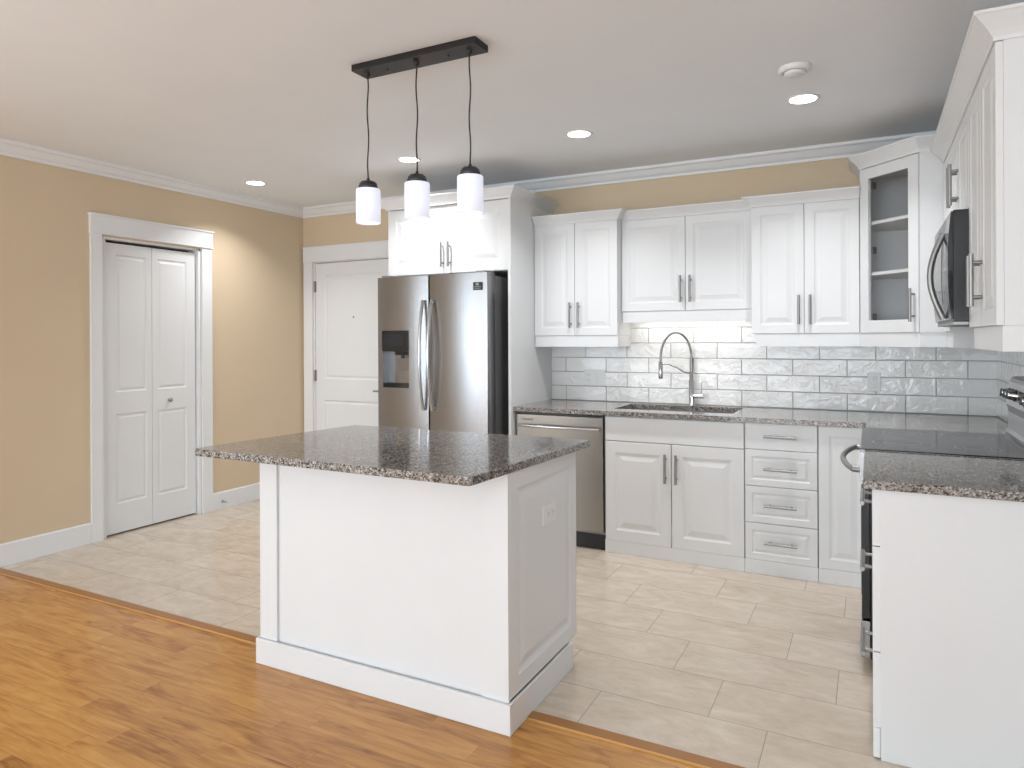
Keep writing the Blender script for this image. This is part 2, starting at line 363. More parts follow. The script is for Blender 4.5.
# rear window (behind the camera); the side windows are unseen, added for fill light
def window(name, x0, x1, y0, y1, z0, z1, n):
    r = struct_root(name, ((x0 + x1) / 2, (y0 + y1) / 2, z0)); fr = MB(); alongx = (x1 - x0) > (y1 - y0)
    t = .06
    if alongx:
        fr.box(x0, x1, y0, y1, z0, z0 + t).box(x0, x1, y0, y1, z1 - t, z1)
        for i in range(n + 1):
            c = x0 + t / 2 + (x1 - x0 - t) * i / n; fr.box(c - t / 2, c + t / 2, y0, y1, z0 + t, z1 - t)
    else:
        fr.box(x0, x1, y0, y1, z0, z0 + t).box(x0, x1, y0, y1, z1 - t, z1)
        for i in range(n + 1):
            c = y0 + t / 2 + (y1 - y0 - t) * i / n; fr.box(x0, x1, c - t / 2, c + t / 2, z0 + t, z1 - t)
    fr.build('window_frame', 'trim', r)
    cx, cy = (x0 + x1) / 2, (y0 + y1) / 2
    g = MB(); g.box(x0 + t, x1 - t, cy - .003, cy + .003, z0 + t, z1 - t) if alongx else g.box(cx - .003, cx + .003, y0 + t, y1 - t, z0 + t, z1 - t)
    g.build('pane', 'glass', r)
window('window_1', .2, 5.1, YB - .09, YB - .03, .10, 2.42, 4)
window('fill_window_right', XR + .03, XR + .09, -9.5, -6.5, .35, 2.35, 2)  # added, unseen; goes with the fill for the left wall
window('fill_window_left_far', -.09, -.03, -12.3, -9.5, .35, 2.35, 2)  # added, unseen; goes with the far fill lamp
window('fill_window_left', -.09, -.03, -7.8, -5.0, .35, 2.35, 2)  # added, unseen; goes with the near fill lamp
# crown moulding of the room
CR = [(0, 2.524), (.012, 2.524), (.014, 2.540), (.030, 2.552), (.052, 2.585), (.066, 2.592), (.070, ZC), (0, ZC)]
def crown_room(name, path): struct(name, MB().sweep(CR, path, 1), 'trim', fix=True)
crown_room('trim_2', [(0.0005, YB + .001), (0.0005, -.0005), (XR - .0005, -.0005), (XR - .0005, YB + .001)])
# baseboards
BB = [(0, 0.001), (.015, 0.001), (.015, .132), (.011, .140), (0, .1405)]
struct('baseboard_left', MB().sweep(BB, [(0.0005, YB + .02), (0.0005, -2.013)], 1), 'trim', fix=True)
struct('baseboard_left_far', MB().sweep(BB, [(0.0005, -1.031), (0.0005, -.0005), (.0215, -.0005)], 1), 'trim', fix=True)
# ---- closet bifold door
d1 = struct_root('door_1', (0, -1.53, 0))
cs = MB()
cs.box(.0005, .02, -2.012, CO0 - .004, 0.001, 2.125).box(.0005, .02, CO1 + .004, -1.034, 0.001, 2.125)
cs.box(.0005, .024, -2.017, -1.027, 2.1255, 2.245).box(.0005, .030, -2.020, -1.022, 2.119, 2.1275).box(.0005, .032, -2.023, -1.019, 2.245, 2.258)
cs.box(-.118, .0005, CO0 + .0, CO0 + .012, 0.001, COZ).box(-.118, -.012, CO0 + .0125, CO0 + .038, 0.001, COZ - .012).box(-.118, .0005, CO1 - .018, CO1, 0.001, COZ).box(-.118, .0005, CO0, CO1, COZ - .012, COZ + .001)
cs.build('door_casing', 'trim', d1)
ymid = -1.528
for i, (a, b_) in enumerate(((CO0 + .042, ymid - .0015), (ymid + .0015, CO1 - .024))):
    wdt = b_ - a
    m = MB().panel((-.065, a, .012), Y, X, wdt, 2.062, .034,
                   segs=[(0, .13, None), (.13, .925, [(.078, 0), (.084, -.006), (.094, -.0075), (.108, -.001), (.113, -.001)]),
                         (.925, 2.062, [(.078, 0), (.084, -.006), (.094, -.0075), (.108, -.001), (.113, -.001)])], ml=(-.038, 0)[1 - i], mr=(-.038, 0)[i])
    lf = m.build('bifold_leaf', 'door', d1)
    if i: MB().lathe([(.004, 0), (.008, .004), (.006, .012), (.014, .020), (.017, .028), (.013, .035), (.0001, .037)], (-.031, -1.395, .928), 'X', 20).build('knob', 'nickel', lf, label='small satin metal knob')
# ---- entry door
d2 = struct_root('door_2', (.58, 0, 0))
cs = MB()
cs.box(.022, EO0 - .004, -.02, -.0005, 0.001, 2.108).box(EO1 + .004, 1.14, -.02, -.0005, 0.001, 2.108)
cs.box(.018, 1.145, -.024, -.0005, 2.1085, 2.232).box(.0165, 1.15, -.030, -.0005, 2.102, 2.1105).box(.0165, 1.153, -.032, -.0005, 2.232, 2.245)
cs.box(EO0, EO0 + .012, -.0005, .12, .001, EOZ).box(EO1 - .012, EO1, -.0005, .12, .001, EOZ).box(EO0, EO1, -.0005, .12, EOZ - .010, EOZ + .001)
cs.build('door_casing', 'trim', d2)
dw = EO1 - EO0 - .03
m = MB().panel((EO0 + .015, .05, .012), X, -Y, dw, 2.078, .045,
               segs=[(0, .13, None), (.13, .90, [(.085 + a, b) for a, b in ((.0, 0), (.007, -.006), (.017, -.0075), (.032, -.002), (.040, -.002))]),
                     (.90, 2.078, [(.11 + a, b) for a, b in ((.0, 0), (.007, -.006), (.017, -.0075), (.032, -.002), (.040, -.002))])])
leaf = m.build('door_leaf', 'door', d2)
for zc in (1.875, 1.05, .25):
    MB().tube([(EO0 + .012, -.004, zc - .052), (EO0 + .012, -.004, zc + .052)], .007, 10).box(EO0 + .006, EO0 + .026, -.003, .0045, zc - .05, zc + .05).build('hinge', 'hinge', leaf)
MB().lathe([(.009, 0), (.009, .006), (.004, .008), (.0001, .008)], (.595, .0045, 1.585), 'Y', 16).build('peephole', 'hinge', leaf).scale = (1, 1, 1)
lv = MB().lathe([(.026, -.012), (.026, 0), ], (.965, .0045, .93), 'Y', 20)
lv.tube([(.965, 0, .93), (.965, -.045, .93)], .009, 12).tube([(.965, -.045, .93), (.86, -.05, .93)], .008, 12); lv.build('lever_handle', 'nickel', leaf)
# ---- wall tiling
struct('wall_back_tile', box(2.553, XR - .0005, -.008, -.0005, .9155, 1.62), 'sx')
struct('wall_right_tile', box(XR - .008, XR - .0005, -2.357, -.0085, .9155, 1.45), 'sy')
# spring door stop on the far baseboard
ds = thing('door_stop', (.015, -.94, .062), 'small metal door stop on the white baseboard beyond the closet door', 'door stop')
MB().lathe([(.012, 0), (.012, .004), (.005, .006), (.005, .055), ], (.0155, -.94, .062), 'X', 14).build('rod', 'nickel', ds)
MB().lathe([(.008, .0), (.009, .006), (.007, .014), (.0001, .015)], (.071, -.94, .062), 'X', 14).build('rubber_tip', 'plate', ds, label='white rubber tip')

# ============================================================ ISLAND
isl = thing('kitchen_island', (3.0, -2.45, 0), 'white kitchen island base with flat front panel, raised side panel and skirting', 'kitchen island')
IX0, IX1, IY0, IY1, ITB = 2.41, 3.612, -2.755, -2.125, .908
MB().box(IX0 + .004, IX1 - .02, IY0 + .012, IY1, .10, ITB).build('body', 'isl', isl)
box(IX0, 2.508, IY0, IY0 + .0115, .108, ITB).build('front_post', 'isl', isl, bevel=.001)
box(3.502, IX1 - .0005, IY0, IY0 + .0115, .108, ITB).build('front_post', 'isl', isl, bevel=.001)
MB().panel((IX1 - .0195, IY0 + .012, .112), Y, X, IY1 - IY0 - .012, ITB - .112, .0195,
           loops=[(.060, 0), (.064, -.004), (.075, -.008), (.085, -.008), (.112, -.001), (.116, 0)]).build('side_panel', 'isl', isl)
for dx_, dw_ in ((.3, .29), (.6, .29), (.9, .29), (1.19, .28)):
    dd = MB().panel((IX0 + dx_, IY1, .112), -X, Y, dw_, ITB - .14, .018, loops=DOORP).build('door', 'isl', isl); pull((IX0 + dx_ - .03, IY1 + .018, .78), Z, Y, dd)
sk = MB(); sk.box(IX0 - .013, IX1 + .012, IY0 - .013, IY0 - .0005, 0.001, .108).box(IX1 - .0, IX1 + .012, IY0 - .0005, IY1 - .07, .001, .108).box(IX0 - .013, IX0, IY0 - .0005, IY1 - .07, .001, .108).box(IX0, IX1, IY1 - .085, IY1 - .07, .001, .1)
sk.build('skirting', 'isl', isl, bevel=.0015)
def outlet_duplex(name_parent, c, ux, n, horiz=False, W=.072, H=.116, gangs=1, mats=('plate', 'slot')):
    c = Vector(c); ux = Vector(ux); n = Vector(n); up = Z.copy()
    if horiz: ux, up = up, -ux
    def slab(u0, u1, v0, v1, d0, d1):
        p = [c + ux * a + up * b + n * d0 for a, b in ((u0, v0), (u1, v0), (u1, v1), (u0, v1))]; return p, n * (d1 - d0)
    WW = W + .046 * (gangs - 1)
    pl = MB(); pl.extrude(*slab(-WW / 2, WW / 2, -H / 2, H / 2, 0, .006)); pl.build('cover_plate', mats[0], name_parent, bevel=.002)
    for g in range(gangs):
        gx = (g - (gangs - 1) / 2) * .046
        if gangs > 1 and g > 0:
            MB().extrude(*slab(gx - .016, gx + .016, -.033, .033, .006, .010)).build('rocker_switch', mats[0], name_parent, bevel=.001); continue
        for s_ in (-1, 1):
            r = MB().extrude(*slab(gx - .016, gx + .016, s_ * .021 - .014, s_ * .021 + .014, .006, .0085)).build('receptacle', mats[0], name_parent, bevel=.002)
            q = MB()
            for a in (-.006, .006): q.extrude(*slab(gx + a - .001, gx + a + .001, s_ * .021 - .002, s_ * .021 + .007, .0085, .0089))
            q.extrude(*slab(gx - .002, gx + .002, s_ * .021 - .010, s_ * .021 - .006, .0085, .0089)); q.build('slots', mats[1], r)
ro = MB().box(IX1 + .0, IX1 + .0002, -2.29, -2.18, .62, .70)
oe = bpy.data.objects.new('outlet', None); COL.objects.link(oe); oe.parent = isl; oe.location = Vector((IX1, -2.41, .697)) - isl.location
outlet_duplex(oe, (IX1 - .0005, -2.41, .697), Y, X, horiz=True, W=.076, H=.12)
# island countertop
ict = [(2.272, -2.975), (3.598, -2.988), (3.652, -2.05), (2.355, -2.07)]
def round_poly(p, r, n=5):
    out = []
    for i in range(len(p)):
        a, b, c = Vector(p[i - 1]), Vector(p[i]), Vector(p[(i + 1) % len(p)])
        u = (a - b).normalized(); v = (c - b).normalized(); s0 = b + u * r; s1 = b + v * r
        for k in range(n + 1):
            t = k / n; out.append(tuple((s0 * (1 - t) ** 2 + b * 2 * t * (1 - t) + s1 * t * t)))
    return out
ct = MB().prism(round_poly(ict, .02), .9085, .9385).build('countertop', 'gran', bevel=.003)
ct['label'] = 'brown speckled granite countertop overhanging the island base'; ct['category'] = 'countertop'

# ============================================================ BASE RUN
ct2 = MB()
# slab with a sink hole (x 3.215-3.985, y -.555..-.115), L-shaped round the corner
SX0, SX1, SY0, SY1 = 3.222, 3.985, -.49, -.10
YF = -.655
z0, z1 = .886, .9155
ct2.prism([(2.5335, YF), (4.713, YF), (4.713, -.912), (5.3995, -.912), (5.3995, SY0), (2.553, SY0), (2.553, -.62), (2.5335, -.62)][:0] or [(2.553, YF), (4.713, YF), (4.713, -.910), (5.3915, -.910), (5.3915, SY0), (2.553, SY0)], z0, z1)
ct2.prism([(2.5535, SY0), (SX0, SY0), (SX0, SY1), (2.5535, SY1)], z0, z1).prism([(SX1, SY0), (5.3915, SY0), (5.3915, SY1), (SX1, SY1)], z0, z1).prism([(2.5535, SY1), (5.3915, SY1), (5.3915, -.0085), (2.5535, -.0085)], z0, z1)
c2 = ct2.build('countertop', 'gran')
c2['label'] = 'dark granite countertop running along the tiled back wall around the sink'; c2['category'] = 'countertop'
ct3 = MB().prism([(4.714, -2.357), (5.3915, -2.357), (5.3915, -1.680), (4.714, -1.680)], z0, z1).build('countertop', 'gran', bevel=.003)
ct3['label'] = 'short granite countertop between the range and the right edge of the photo'; ct3['category'] = 'countertop'
# sink
sn = thing('kitchen_sink', (3.6, -.3, .7), 'undermount stainless kitchen sink set into the back granite countertop', 'sink')
s_ = MB(); a0, a1, b0, b1 = SX0 - .008, SX1 + .008, SY0 - .008, SY1 + .008; zt, zb = .885, .70
s_.box(a0, a1, b0, b0 + .008, zb, zt).box(a0, a1, b1 - .008, b1, zb, zt).box(a0, a0 + .008, b0 + .008, b1 - .008, zb, zt).box(a1 - .008, a1, b0 + .008, b1 - .008, zb, zt).box(a0, a1, b0, b1, zb - .006, zb)
s_.build('basin', 'nickel', sn)
MB().lathe([(.042, 0), (.042, .003), (.03, .004), (.0001, .002)], (3.6, -.28, zb + .0005), 'Z', 24).build('drain', 'chrome', sn)
# faucet
fx, fy, fz = 3.634, -.055, .916
fa = thing('kitchen_faucet', (fx, fy, fz), 'tall chrome pull-down kitchen faucet with spring arc behind the sink', 'faucet')
MB().lathe([(.026, 0), (.026, .006), (.019, .01), (.019, .17), (.0155, .175), (.0155, .235), (.012, .24), (.0001, .24)], (fx, fy, fz), 'Z', 24).build('body', 'chrome', fa)
MB().tube([(fx, fy, fz + .24), (fx, fy, fz + .33)], .0125, 16).build('riser', 'nickel', fa)
dirv = Vector((-.17, -.13, 0)).normalized(); span = .225; hp = []
for k in range(25):
    t = math.pi * k / 24; hp.append(Vector((fx, fy, fz + .33)) + dirv * (span / 2) * (1 - math.cos(t)) + Z * (.175 * math.sin(t)))
hp.append(hp[-1] - Z * .03)
sp = MB().tube(hp, .0082, 12)
for i in range(0, 25):
    pass
sp.build('hose', 'nickel', fa)
hx, hy = hp[-1].x, hp[-1].y
MB().lathe([(.011, -.0), (.015, -.004), (.0155, -.11), (.013, -.118), (.0001, -.118)], (hx, hy, hp[-1].z + .006), 'Z', 20).build('spray_head', 'chrome', fa)
zz = fz + .225
ap = [(fx, fy, zz), (fx + dirv.x * .05, fy + dirv.y * .05, zz + .002), (fx + dirv.x * .11, fy + dirv.y * .11, zz + .038), (fx + dirv.x * .17, fy + dirv.y * .17, zz + .062), (hx, hy, zz + .064)]
MB().tube(ap, .005, 10).build('support_arm', 'chrome', fa)
lv = MB(); lv.tube([(fx + .015, fy, fz + .065), (fx + .083, fy, fz + .065)], .0165, 18).tube([(fx + .066, fy, fz + .07), (fx + .070, fy - .002, fz + .165)], .0042, 10)
lv.build('lever', 'chrome', fa)

KZ = .080        # top of skirting board
def base_cab(name, loc, label, x0, x1, cat='cabinet', skirt=True, top=.885):
    t = thing(name, loc, label, cat)
    MB().box(x0, x1, YF + .025 + .02, -.009, KZ, top if top else .885).build('body', 'cab', t)
    if skirt: MB().box(x0, x1, YF + .022, YF + .034, .001, KZ + .0018).build('skirting', 'cab', t)
    return t
FY = YF + .045   # body front; door back plane
TH = .020
# sink cabinet x 3.207..4.070
t = base_cab('sink_cabinet', (3.64, -.3, 0), 'white base cabinet under the sink with two raised panel doors', 3.207, 4.072, top=.69)
MB().box(3.207, 3.2215, FY, -.01, .69, .885).box(4.058, 4.072, FY, -.01, .69, .885).box(3.2215, 4.058, FY, FY + .016, .69, .885).build('frame', 'cab', t)
MB().panel((3.209, FY, .726), X, -Y, .861, .152, TH, loops=None).build('false_front', 'cab', t)
dd = MB().panel((3.209, FY, KZ + .003), X, -Y, .427, .637, TH, loops=WIDEP).build('door', 'cab', t); pull((3.604, FY - TH, .572), Z, -Y, dd)
dd = MB().panel((3.641, FY, KZ + .003), X, -Y, .429, .637, TH, loops=WIDEP).build('door', 'cab', t); pull((3.672, FY - TH, .572), Z, -Y, dd)
# drawer cabinet
t = base_cab('drawer_cabinet', (4.27, -.3, 0), 'white base cabinet with a stack of four drawers right of the sink', 4.074, 4.470)
for i, (a, b_) in enumerate(((.730, .882), (.516, .7265), (.300, .5125), (.083, .2965))):
    w_ = .391; m = MB().panel((4.0765, FY, a), X, -Y, w_, b_ - a, TH, loops=None if i == 0 else DRAWP)
    dd = m.build('drawer', 'cab', t); pull((4.273, FY - TH, (.808, .618, .406, .190)[i]), X, -Y, dd)
# corner base cabinet door
t = base_cab('corner_base_cabinet', (4.9, -.3, 0), 'white base cabinet in the corner with one tall plain-pull door beside the range', 4.4725, 5.38)
t['label'] = 'white corner base cabinet with one tall door between the drawers and the range'
MB().panel((4.4745, FY, KZ + .003), X, -Y, .262, .799, TH, loops=DOORP).build('door', 'cab', t)
MB().box(4.742, 5.37, -.905, FY - .001, KZ, .885).build('side_body', 'cab', t)
MB().box(4.739, 4.7415, -.905, FY - TH - .001, .001, .885).build('filler_panel', 'cab', t)
# dishwasher
dwt = thing('dishwasher', (2.88, -.3, 0), 'stainless dishwasher with a bar handle, left of the sink cabinet', 'dishwasher')
MB().box(2.560, 3.200, FY + .012, -.02, .10, .875).build('tub', 'sidesteel', dwt)
dd = MB().panel((2.566, FY + .0115, .118), X, -Y, .628, .748, .0355).build('door', 'dwsteel', dwt)
hp = [(2.60 + .58 * k / 16, FY - .052 - .012 * math.sin(math.pi * k / 16), .792) for k in range(17)]
MB().tube(hp, .0105, 12).tube([(2.615, FY - .02, .792), (2.615, FY - .05, .792)], .007, 10).tube([(3.165, FY - .02, .792), (3.165, FY - .05, .792)], .007, 10).build('handle', 'chrome', dd, label='long curved metal handle')
MB().box(2.612, 2.690, FY - .0252, FY - .024, .826, .838).build('badge', 'slot', dd)
MB().box(2.566, 3.194, FY - .0, FY + .02, .868, .883).build('control_edge', 'black', dwt)
MB().box(2.566, 3.2, FY + .012, FY + .03, .003, .099).build('toe_kick', 'black', dwt, label='black toe kick')

# ============================================================ FRIDGE ENCLOSURE AND CABINET OVER IT
def crown_cab(parent, path, zb, zt, side, out=.055, mat='cab'):
    h = zt - zb
    pr = [(-.004, zb), (.004, zb), (.006, zb + .14 * h), (out * .30, zb + .36 * h), (out * .62, zb + .62 * h), (out * .90, zb + .84 * h), (out, zb + .88 * h), (out, zt), (-.004, zt)]
    return MB().sweep(pr, path, side).build('crown_moulding', mat, parent, fix=True)
fe = thing('refrigerator_cabinet', (2.03, -.35, 0), 'tall white cabinet framing the refrigerator, with side panels and two doors above', 'cabinet')
MB().box(2.531, 2.5515, -.684, -.001, .001, 2.352).build('side_panel', 'cab', fe)
MB().box(1.500, 1.520, -.664, -.001, .001, 2.352).build('side_panel', 'cab', fe)
MB().box(1.5205, 2.5305, -.645, -.001, 1.857, 2.352).build('body', 'cab', fe)
for x0, x1, hx in ((1.503, 2.0195, 1.992), (2.0225, 2.529, 2.052)):
    dd = MB().panel((x0, -.6455, 1.859), X, -Y, x1 - x0, .488, TH, loops=WIDEP).build('door', 'cab', fe); pull((hx, -.6655, 1.992), Z, -Y, dd)
crown_cab(fe, [(1.500, -.002), (1.500, -.684), (2.5515, -.684), (2.5515, -.002)], 2.350, 2.420, 1, .062)
# ============================================================ REFRIGERATOR
fr = thing('refrigerator', (2.01, -.45, 0), 'stainless side-by-side refrigerator with water dispenser in the left door', 'refrigerator')
FX0, FX1, FXM = 1.538, 2.462, 1.990
MB().box(FX0 + .008, FX1 - .006, -.735, -.03, .03, 1.815).build('body', 'sidesteel', fr, bevel=.004)
def fdoor(x0, x1, z0, z1, recess=None):
    """gently crowned steel door; optional rectangular hole (x0,x1,z0,z1)"""
    m = MB(); n = 16; yb, yf = -.745, -.845
    def bulge(x):
        u = (x - x0) / (x1 - x0) * 2 - 1; return yf - .016 * (1 - u * u) + (.012 if abs(u) > .985 else 0)
    xs = sorted(set([x0 + (x1 - x0) * i / n for i in range(n + 1)] + [x0 + .004, x1 - .004] + (list(recess[:2]) if recess else [])))
    zs = [z0, z1] if not recess else [z0, recess[2], recess[3], z1]
    for i in range(len(xs) - 1):
        for j in range(len(zs) - 1):
            if recess and j == 1 and xs[i] >= recess[0] - 1e-6 and xs[i + 1] <= recess[1] + 1e-6: continue
            a, b = xs[i], xs[i + 1]
            m.add([(a, bulge(a), zs[j]), (b, bulge(b), zs[j]), (b, bulge(b), zs[j + 1]), (a, bulge(a), zs[j + 1])], [(0, 1, 2, 3)], True)
    for z, flip in ((z0, 0), (z1, 1)):
        ring = [(x, bulge(x), z) for x in xs] + [(x1, yb, z), (x0, yb, z)]
        f = tuple(range(len(ring))); m.add(ring, [f if flip else f[::-1]])
    m.add([(x1, bulge(x1), z0), (x1, yb, z0), (x1, yb, z1), (x1, bulge(x1), z1)], [(0, 1, 2, 3)])
    m.add([(x0, yb, z0), (x0, bulge(x0), z0), (x0, bulge(x0), z1), (x0, yb, z1)], [(0, 1, 2, 3)])
    m.add([(x0, yb, z0), (x0, yb, z1), (x1, yb, z1), (x1, yb, z0)], [(0, 1, 2, 3)])
    return m
DR = (1.592, 1.826, 1.035, 1.445)
dl = fdoor(FX0, FXM - .003, .72, 1.830, DR).build('door', 'steel', fr, fix=False, label='left steel door holding the dispenser')
dr = fdoor(FXM + .003, FX1, .72, 1.830).build('door', 'steel', fr, label='right steel door')
dz = fdoor(FX0, FX1, .06, .712).build('freezer_drawer', 'steel', fr)
MB().box(FX0 + .02, FX1 - .02, -.80, -.74, .005, .055).build('kick_grille', 'black', fr)
for hx0 in (FX0 + .03, FX1 - .10): box(hx0, hx0 + .07, -.83, -.70, 1.8305, 1.845).build('hinge_cover', 'sidesteel', fr)
def fhandle(x, par):
    p = [(x, -.868 - .05 * math.sin(math.pi * k / 24) ** .8, .885 + .77 * k / 24) for k in range(25)]
    m = MB().tube([(q[0], q[1], q[2]) for q in p], .011, 12); m.tube([(x, -.845, .900), (x, -.875, .900)], .009, 10); m.tube([(x, -.845, 1.64), (x, -.875, 1.64)], .009, 10)
    return m.build('handle', 'chrome', par, label='long bowed metal handle')
fhandle(1.954, dl); fhandle(2.026, dr)
MB().tube([(1.65, -.87, .63), (1.66, -.90, .635), (2.01, -.92, .635), (2.36, -.90, .635), (2.37, -.87, .63)], .011, 12).tube([(1.66, -.85, .632), (1.66, -.89, .632)], .009).tube([(2.36, -.85, .632), (2.36, -.89, .632)], .009).build('handle', 'chrome', dz)
# dispenser: alcove behind the hole
a, b_, c, d = DR
al = MB(); yb = -.775
al.add([(a, -.852, c), (b_, -.852, c), (b_, yb, c + .03), (a, yb, c + .03)], [(0, 1, 2, 3)])
al.add([(a, yb, c + .03), (b_, yb, c + .03), (b_, yb, d), (a, yb, d)], [(0, 1, 2, 3)])
al.add([(a, -.852, c), (a, yb, c + .03), (a, yb, d), (a, -.852, d)], [(0, 1, 2, 3)]); al.add([(b_, -.852, c), (b_, -.852, d), (b_, yb, d), (b_, yb, c + .03)], [(0, 1, 2, 3)])
al.add([(a, -.852, d), (a, yb, d), (b_, yb, d), (b_, -.852, d)], [(0, 1, 2, 3)])
dp = al.build('dispenser', 'steel', dl, label='recessed water dispenser')
md = dp.modifiers.new('s', 'SOLIDIFY'); md.thickness = .002; md.offset = -1
def sub(m, n, mt, par): return m.build(n, mt, par)
cp = MB().box(a, b_, -.866, yb + .002, 1.295, d - .001).build('dispenser_panel', 'black', dl, bevel=.003, label='glossy black dispenser control panel')
MB().box(a + .05, b_ - .06, -.8665, -.866, 1.335, 1.405).build('dispenser_screen', 'screen', dl)
MB().box(a + .11, b_ - .004, -.858, yb + .001, 1.270, 1.294).tube([(a + .16, -.83, 1.27), (a + .16, -.83, 1.245)], .014).build('spout', 'black', dl)
MB().extrude([(a + .112, -.835, 1.245), (b_ - .008, -.835, 1.245), (b_ - .02, -.812, 1.16), (a + .115, -.812, 1.16)], (0, .006, 0)).build('paddle', 'nickel', dl, label='pale ribbed dispenser paddle')
bd = MB().box(2.358, 2.424, -.8610, -.853, 1.712, 1.765).build('badge', 'black', dr, label='small black emblem badge')
MB().box(2.378, 2.402, -.8616, -.8611, 1.742, 1.760).box(2.364, 2.418, -.8616, -.8611, 1.732, 1.736).box(2.366, 2.416, -.8616, -.8611, 1.721, 1.725).build('badge_lettering', 'slot', dr)

# ============================================================ WALL CABINETS ON THE BACK WALL
def wallcab(loc, label, x0, x1, yf, zb, zt, xm, zv, valance_right=False, name='wall_cabinet', vx0=None):
    t = thing(name, loc, label, 'cabinet', None)
    yb_ = yf + TH
    MB().box(x0, x1, yb_, -.009 if zb < 1.62 else -.001, zb, zt + .03).build('body', 'cab', t)
    for a_, b2, hx in ((x0 + .0015, xm - .0015, xm - .030), (xm + .0015, x1 - .0015, xm + .034)):
        dd = MB().panel((a_, yb_ - .0005, zb + .001), X, -Y, b2 - a_, zt - zb - .002, TH, loops=DOORP).build('door', 'cab', t)
        pull((hx, yf, zb + .145), Z, -Y, dd)
    v = MB(); v.box(x0 + .004 if vx0 is None else vx0, x1, yf + .006, yf + .024, zv, zb - .0005)
    if valance_right: v.box(x1 - .016, x1 - .0005, yf + .024, -.009, zv, zb - .0005)
    v.build('light_valance', 'cab', t)
    return t
u1 = wallcab((2.87, -.15, 1.33), 'white two-door wall cabinet beside the refrigerator panel', 2.5535, 3.1875, -.312, 1.403, 2.203, 2.870, 1.324, True)
crown_cab(u1, [(2.556, -.312), (3.1875, -.312), (3.1875, -.23)], 2.203, 2.266, 1, .05)
u2 = wallcab((3.63, -.12, 1.49), 'white short two-door wall cabinet above the sink, shallower than its neighbours', 3.1885, 4.068, -.224, 1.568, 2.203, 3.634, 1.491)
crown_cab(u2, [(3.19, -.224), (4.066, -.224)], 2.203, 2.266, 1, .05)
u3 = wallcab((4.38, -.15, 1.33), 'white two-door wall cabinet between the sink cabinet and the glass corner cabinet', 4.0690, 4.682, -.312, 1.407, 2.203, 4.379, 1.328, False, vx0=4.095)
crown_cab(u3, [(4.069, -.224), (4.069, -.312), (4.682, -.312)], 2.203, 2.266, 1, .05)
# under cabinet light
uc = thing('under_cabinet_light', (3.63, -.12, 1.54), 'slim lit lamp strip under the short cabinet above the sink', 'light')
MB().box(3.26, 3.99, -.13, -.09, 1.548, 1.5675).build('housing', 'plate', uc)
MB().box(3.27, 3.98, -.125, -.095, 1.544, 1.5475).build('diffuser', 'led', uc, label='glowing diffuser')
area('under_cabinet_glow', (3.63, -.11, 1.54), (0, 0, 0), .7, .03, 1.0, (1, .96, .88))
# ---- diagonal glass corner cabinet
P0, P1 = Vector((4.685, -.312)), Vector((4.974, -.601))
cc = thing('corner_cabinet', (5.05, -.3, 1.33), 'tall diagonal corner wall cabinet with a glass door showing two shelves', 'cabinet')
ZB, ZT = 1.407, 2.385
bd = MB(); w_ = .016
bd.box(4.684, 4.684 + w_, -.312, -.009, ZB, ZT)                  # left side
bd.box(4.974, 5.3915, -.603, -.603 + w_, ZB, ZT)                 # right side facing the camera
bd.prism([(4.70, -.312), (4.974, -.586), (5.3915, -.586), (5.3915, -.009), (4.70, -.009)], ZB, ZB + w_).prism([(4.70, -.312), (4.974, -.586), (5.3915, -.586), (5.3915, -.009), (4.70, -.009)], ZT - w_, ZT)
bd.box(4.70, 5.3915, -.016, -.009, ZB + w_, ZT - w_).box(5.384, 5.3915, -.586, -.016, ZB + w_, ZT - w_)
bd.build('body', 'cab', cc)
dgu = Vector((P1.x - P0.x, P1.y - P0.y, 0)).normalized(); dgn = Vector((dgu.y, -dgu.x, 0)); dgn = dgn if dgn.y < 0 else -dgn
Ld = (P1 - P0).length; o0 = Vector((P0.x, P0.y, ZB + .002)) - dgn * .016 + dgu * .004
# door frame: four rails around the glass
gw, gh = Ld - .010, ZT - ZB - .022; s1 = .060
def fbar(m, a0, a1, b0, b1, t0, t1):
    pts = [o0 + dgu * a + Z * b + dgn * t0 for a, b in ((a0, b0), (a1, b0), (a1, b1), (a0, b1))]; m.extrude(pts, dgn * (t1 - t0))
fm = MB(); fbar(fm, 0, s1, 0, gh, 0, .020); fbar(fm, gw - s1 - .004, gw, 0, gh, 0, .020); fbar(fm, s1, gw - s1 - .004, 0, .070, 0, .020); fbar(fm, s1, gw - s1 - .004, gh - .062, gh, 0, .020)
gd = fm.build('glass_door', 'cab', cc)
gm = MB(); fbar(gm, s1 - .004, gw - s1, .058, gh - .058, .006, .010); gm.build('glass_pane', 'glass', gd)
hc = o0 + dgu * (gw - .026) + dgn * .020 + Z * .145; pull(hc, Z, dgn, gd)
for zz in (.09, gh / 2, gh - .10):
    q = MB(); fbar(q, .056, .072, zz - .02, zz + .02, -.03, -.001); q.build('hinge', 'hinge', gd)
for zz in (1.742, 2.038):
    MB().prism([(4.702, -.290), (4.962, -.550), (4.974, -.584), (5.383, -.584), (5.383, -.018), (4.702, -.018)], zz, zz + .018).build('shelf', 'cabin', cc)
crown_cab(cc, [(4.6835, -.012), (4.6835, -.312), (4.974, -.603), (5.33, -.603)], 2.370, 2.445, 1, .058)
vm = MB()
vl = [P0 - Vector((0, 0)), P1]
vm.prism([(4.6825, -.306), (4.974, -.596), (4.974, -.578), (4.6825, -.288)], 1.328, ZB - .0005); vm.box(4.974, 5.3915, -.596, -.580, 1.328, ZB - .0005)
vm.build('light_valance', 'cab', cc)
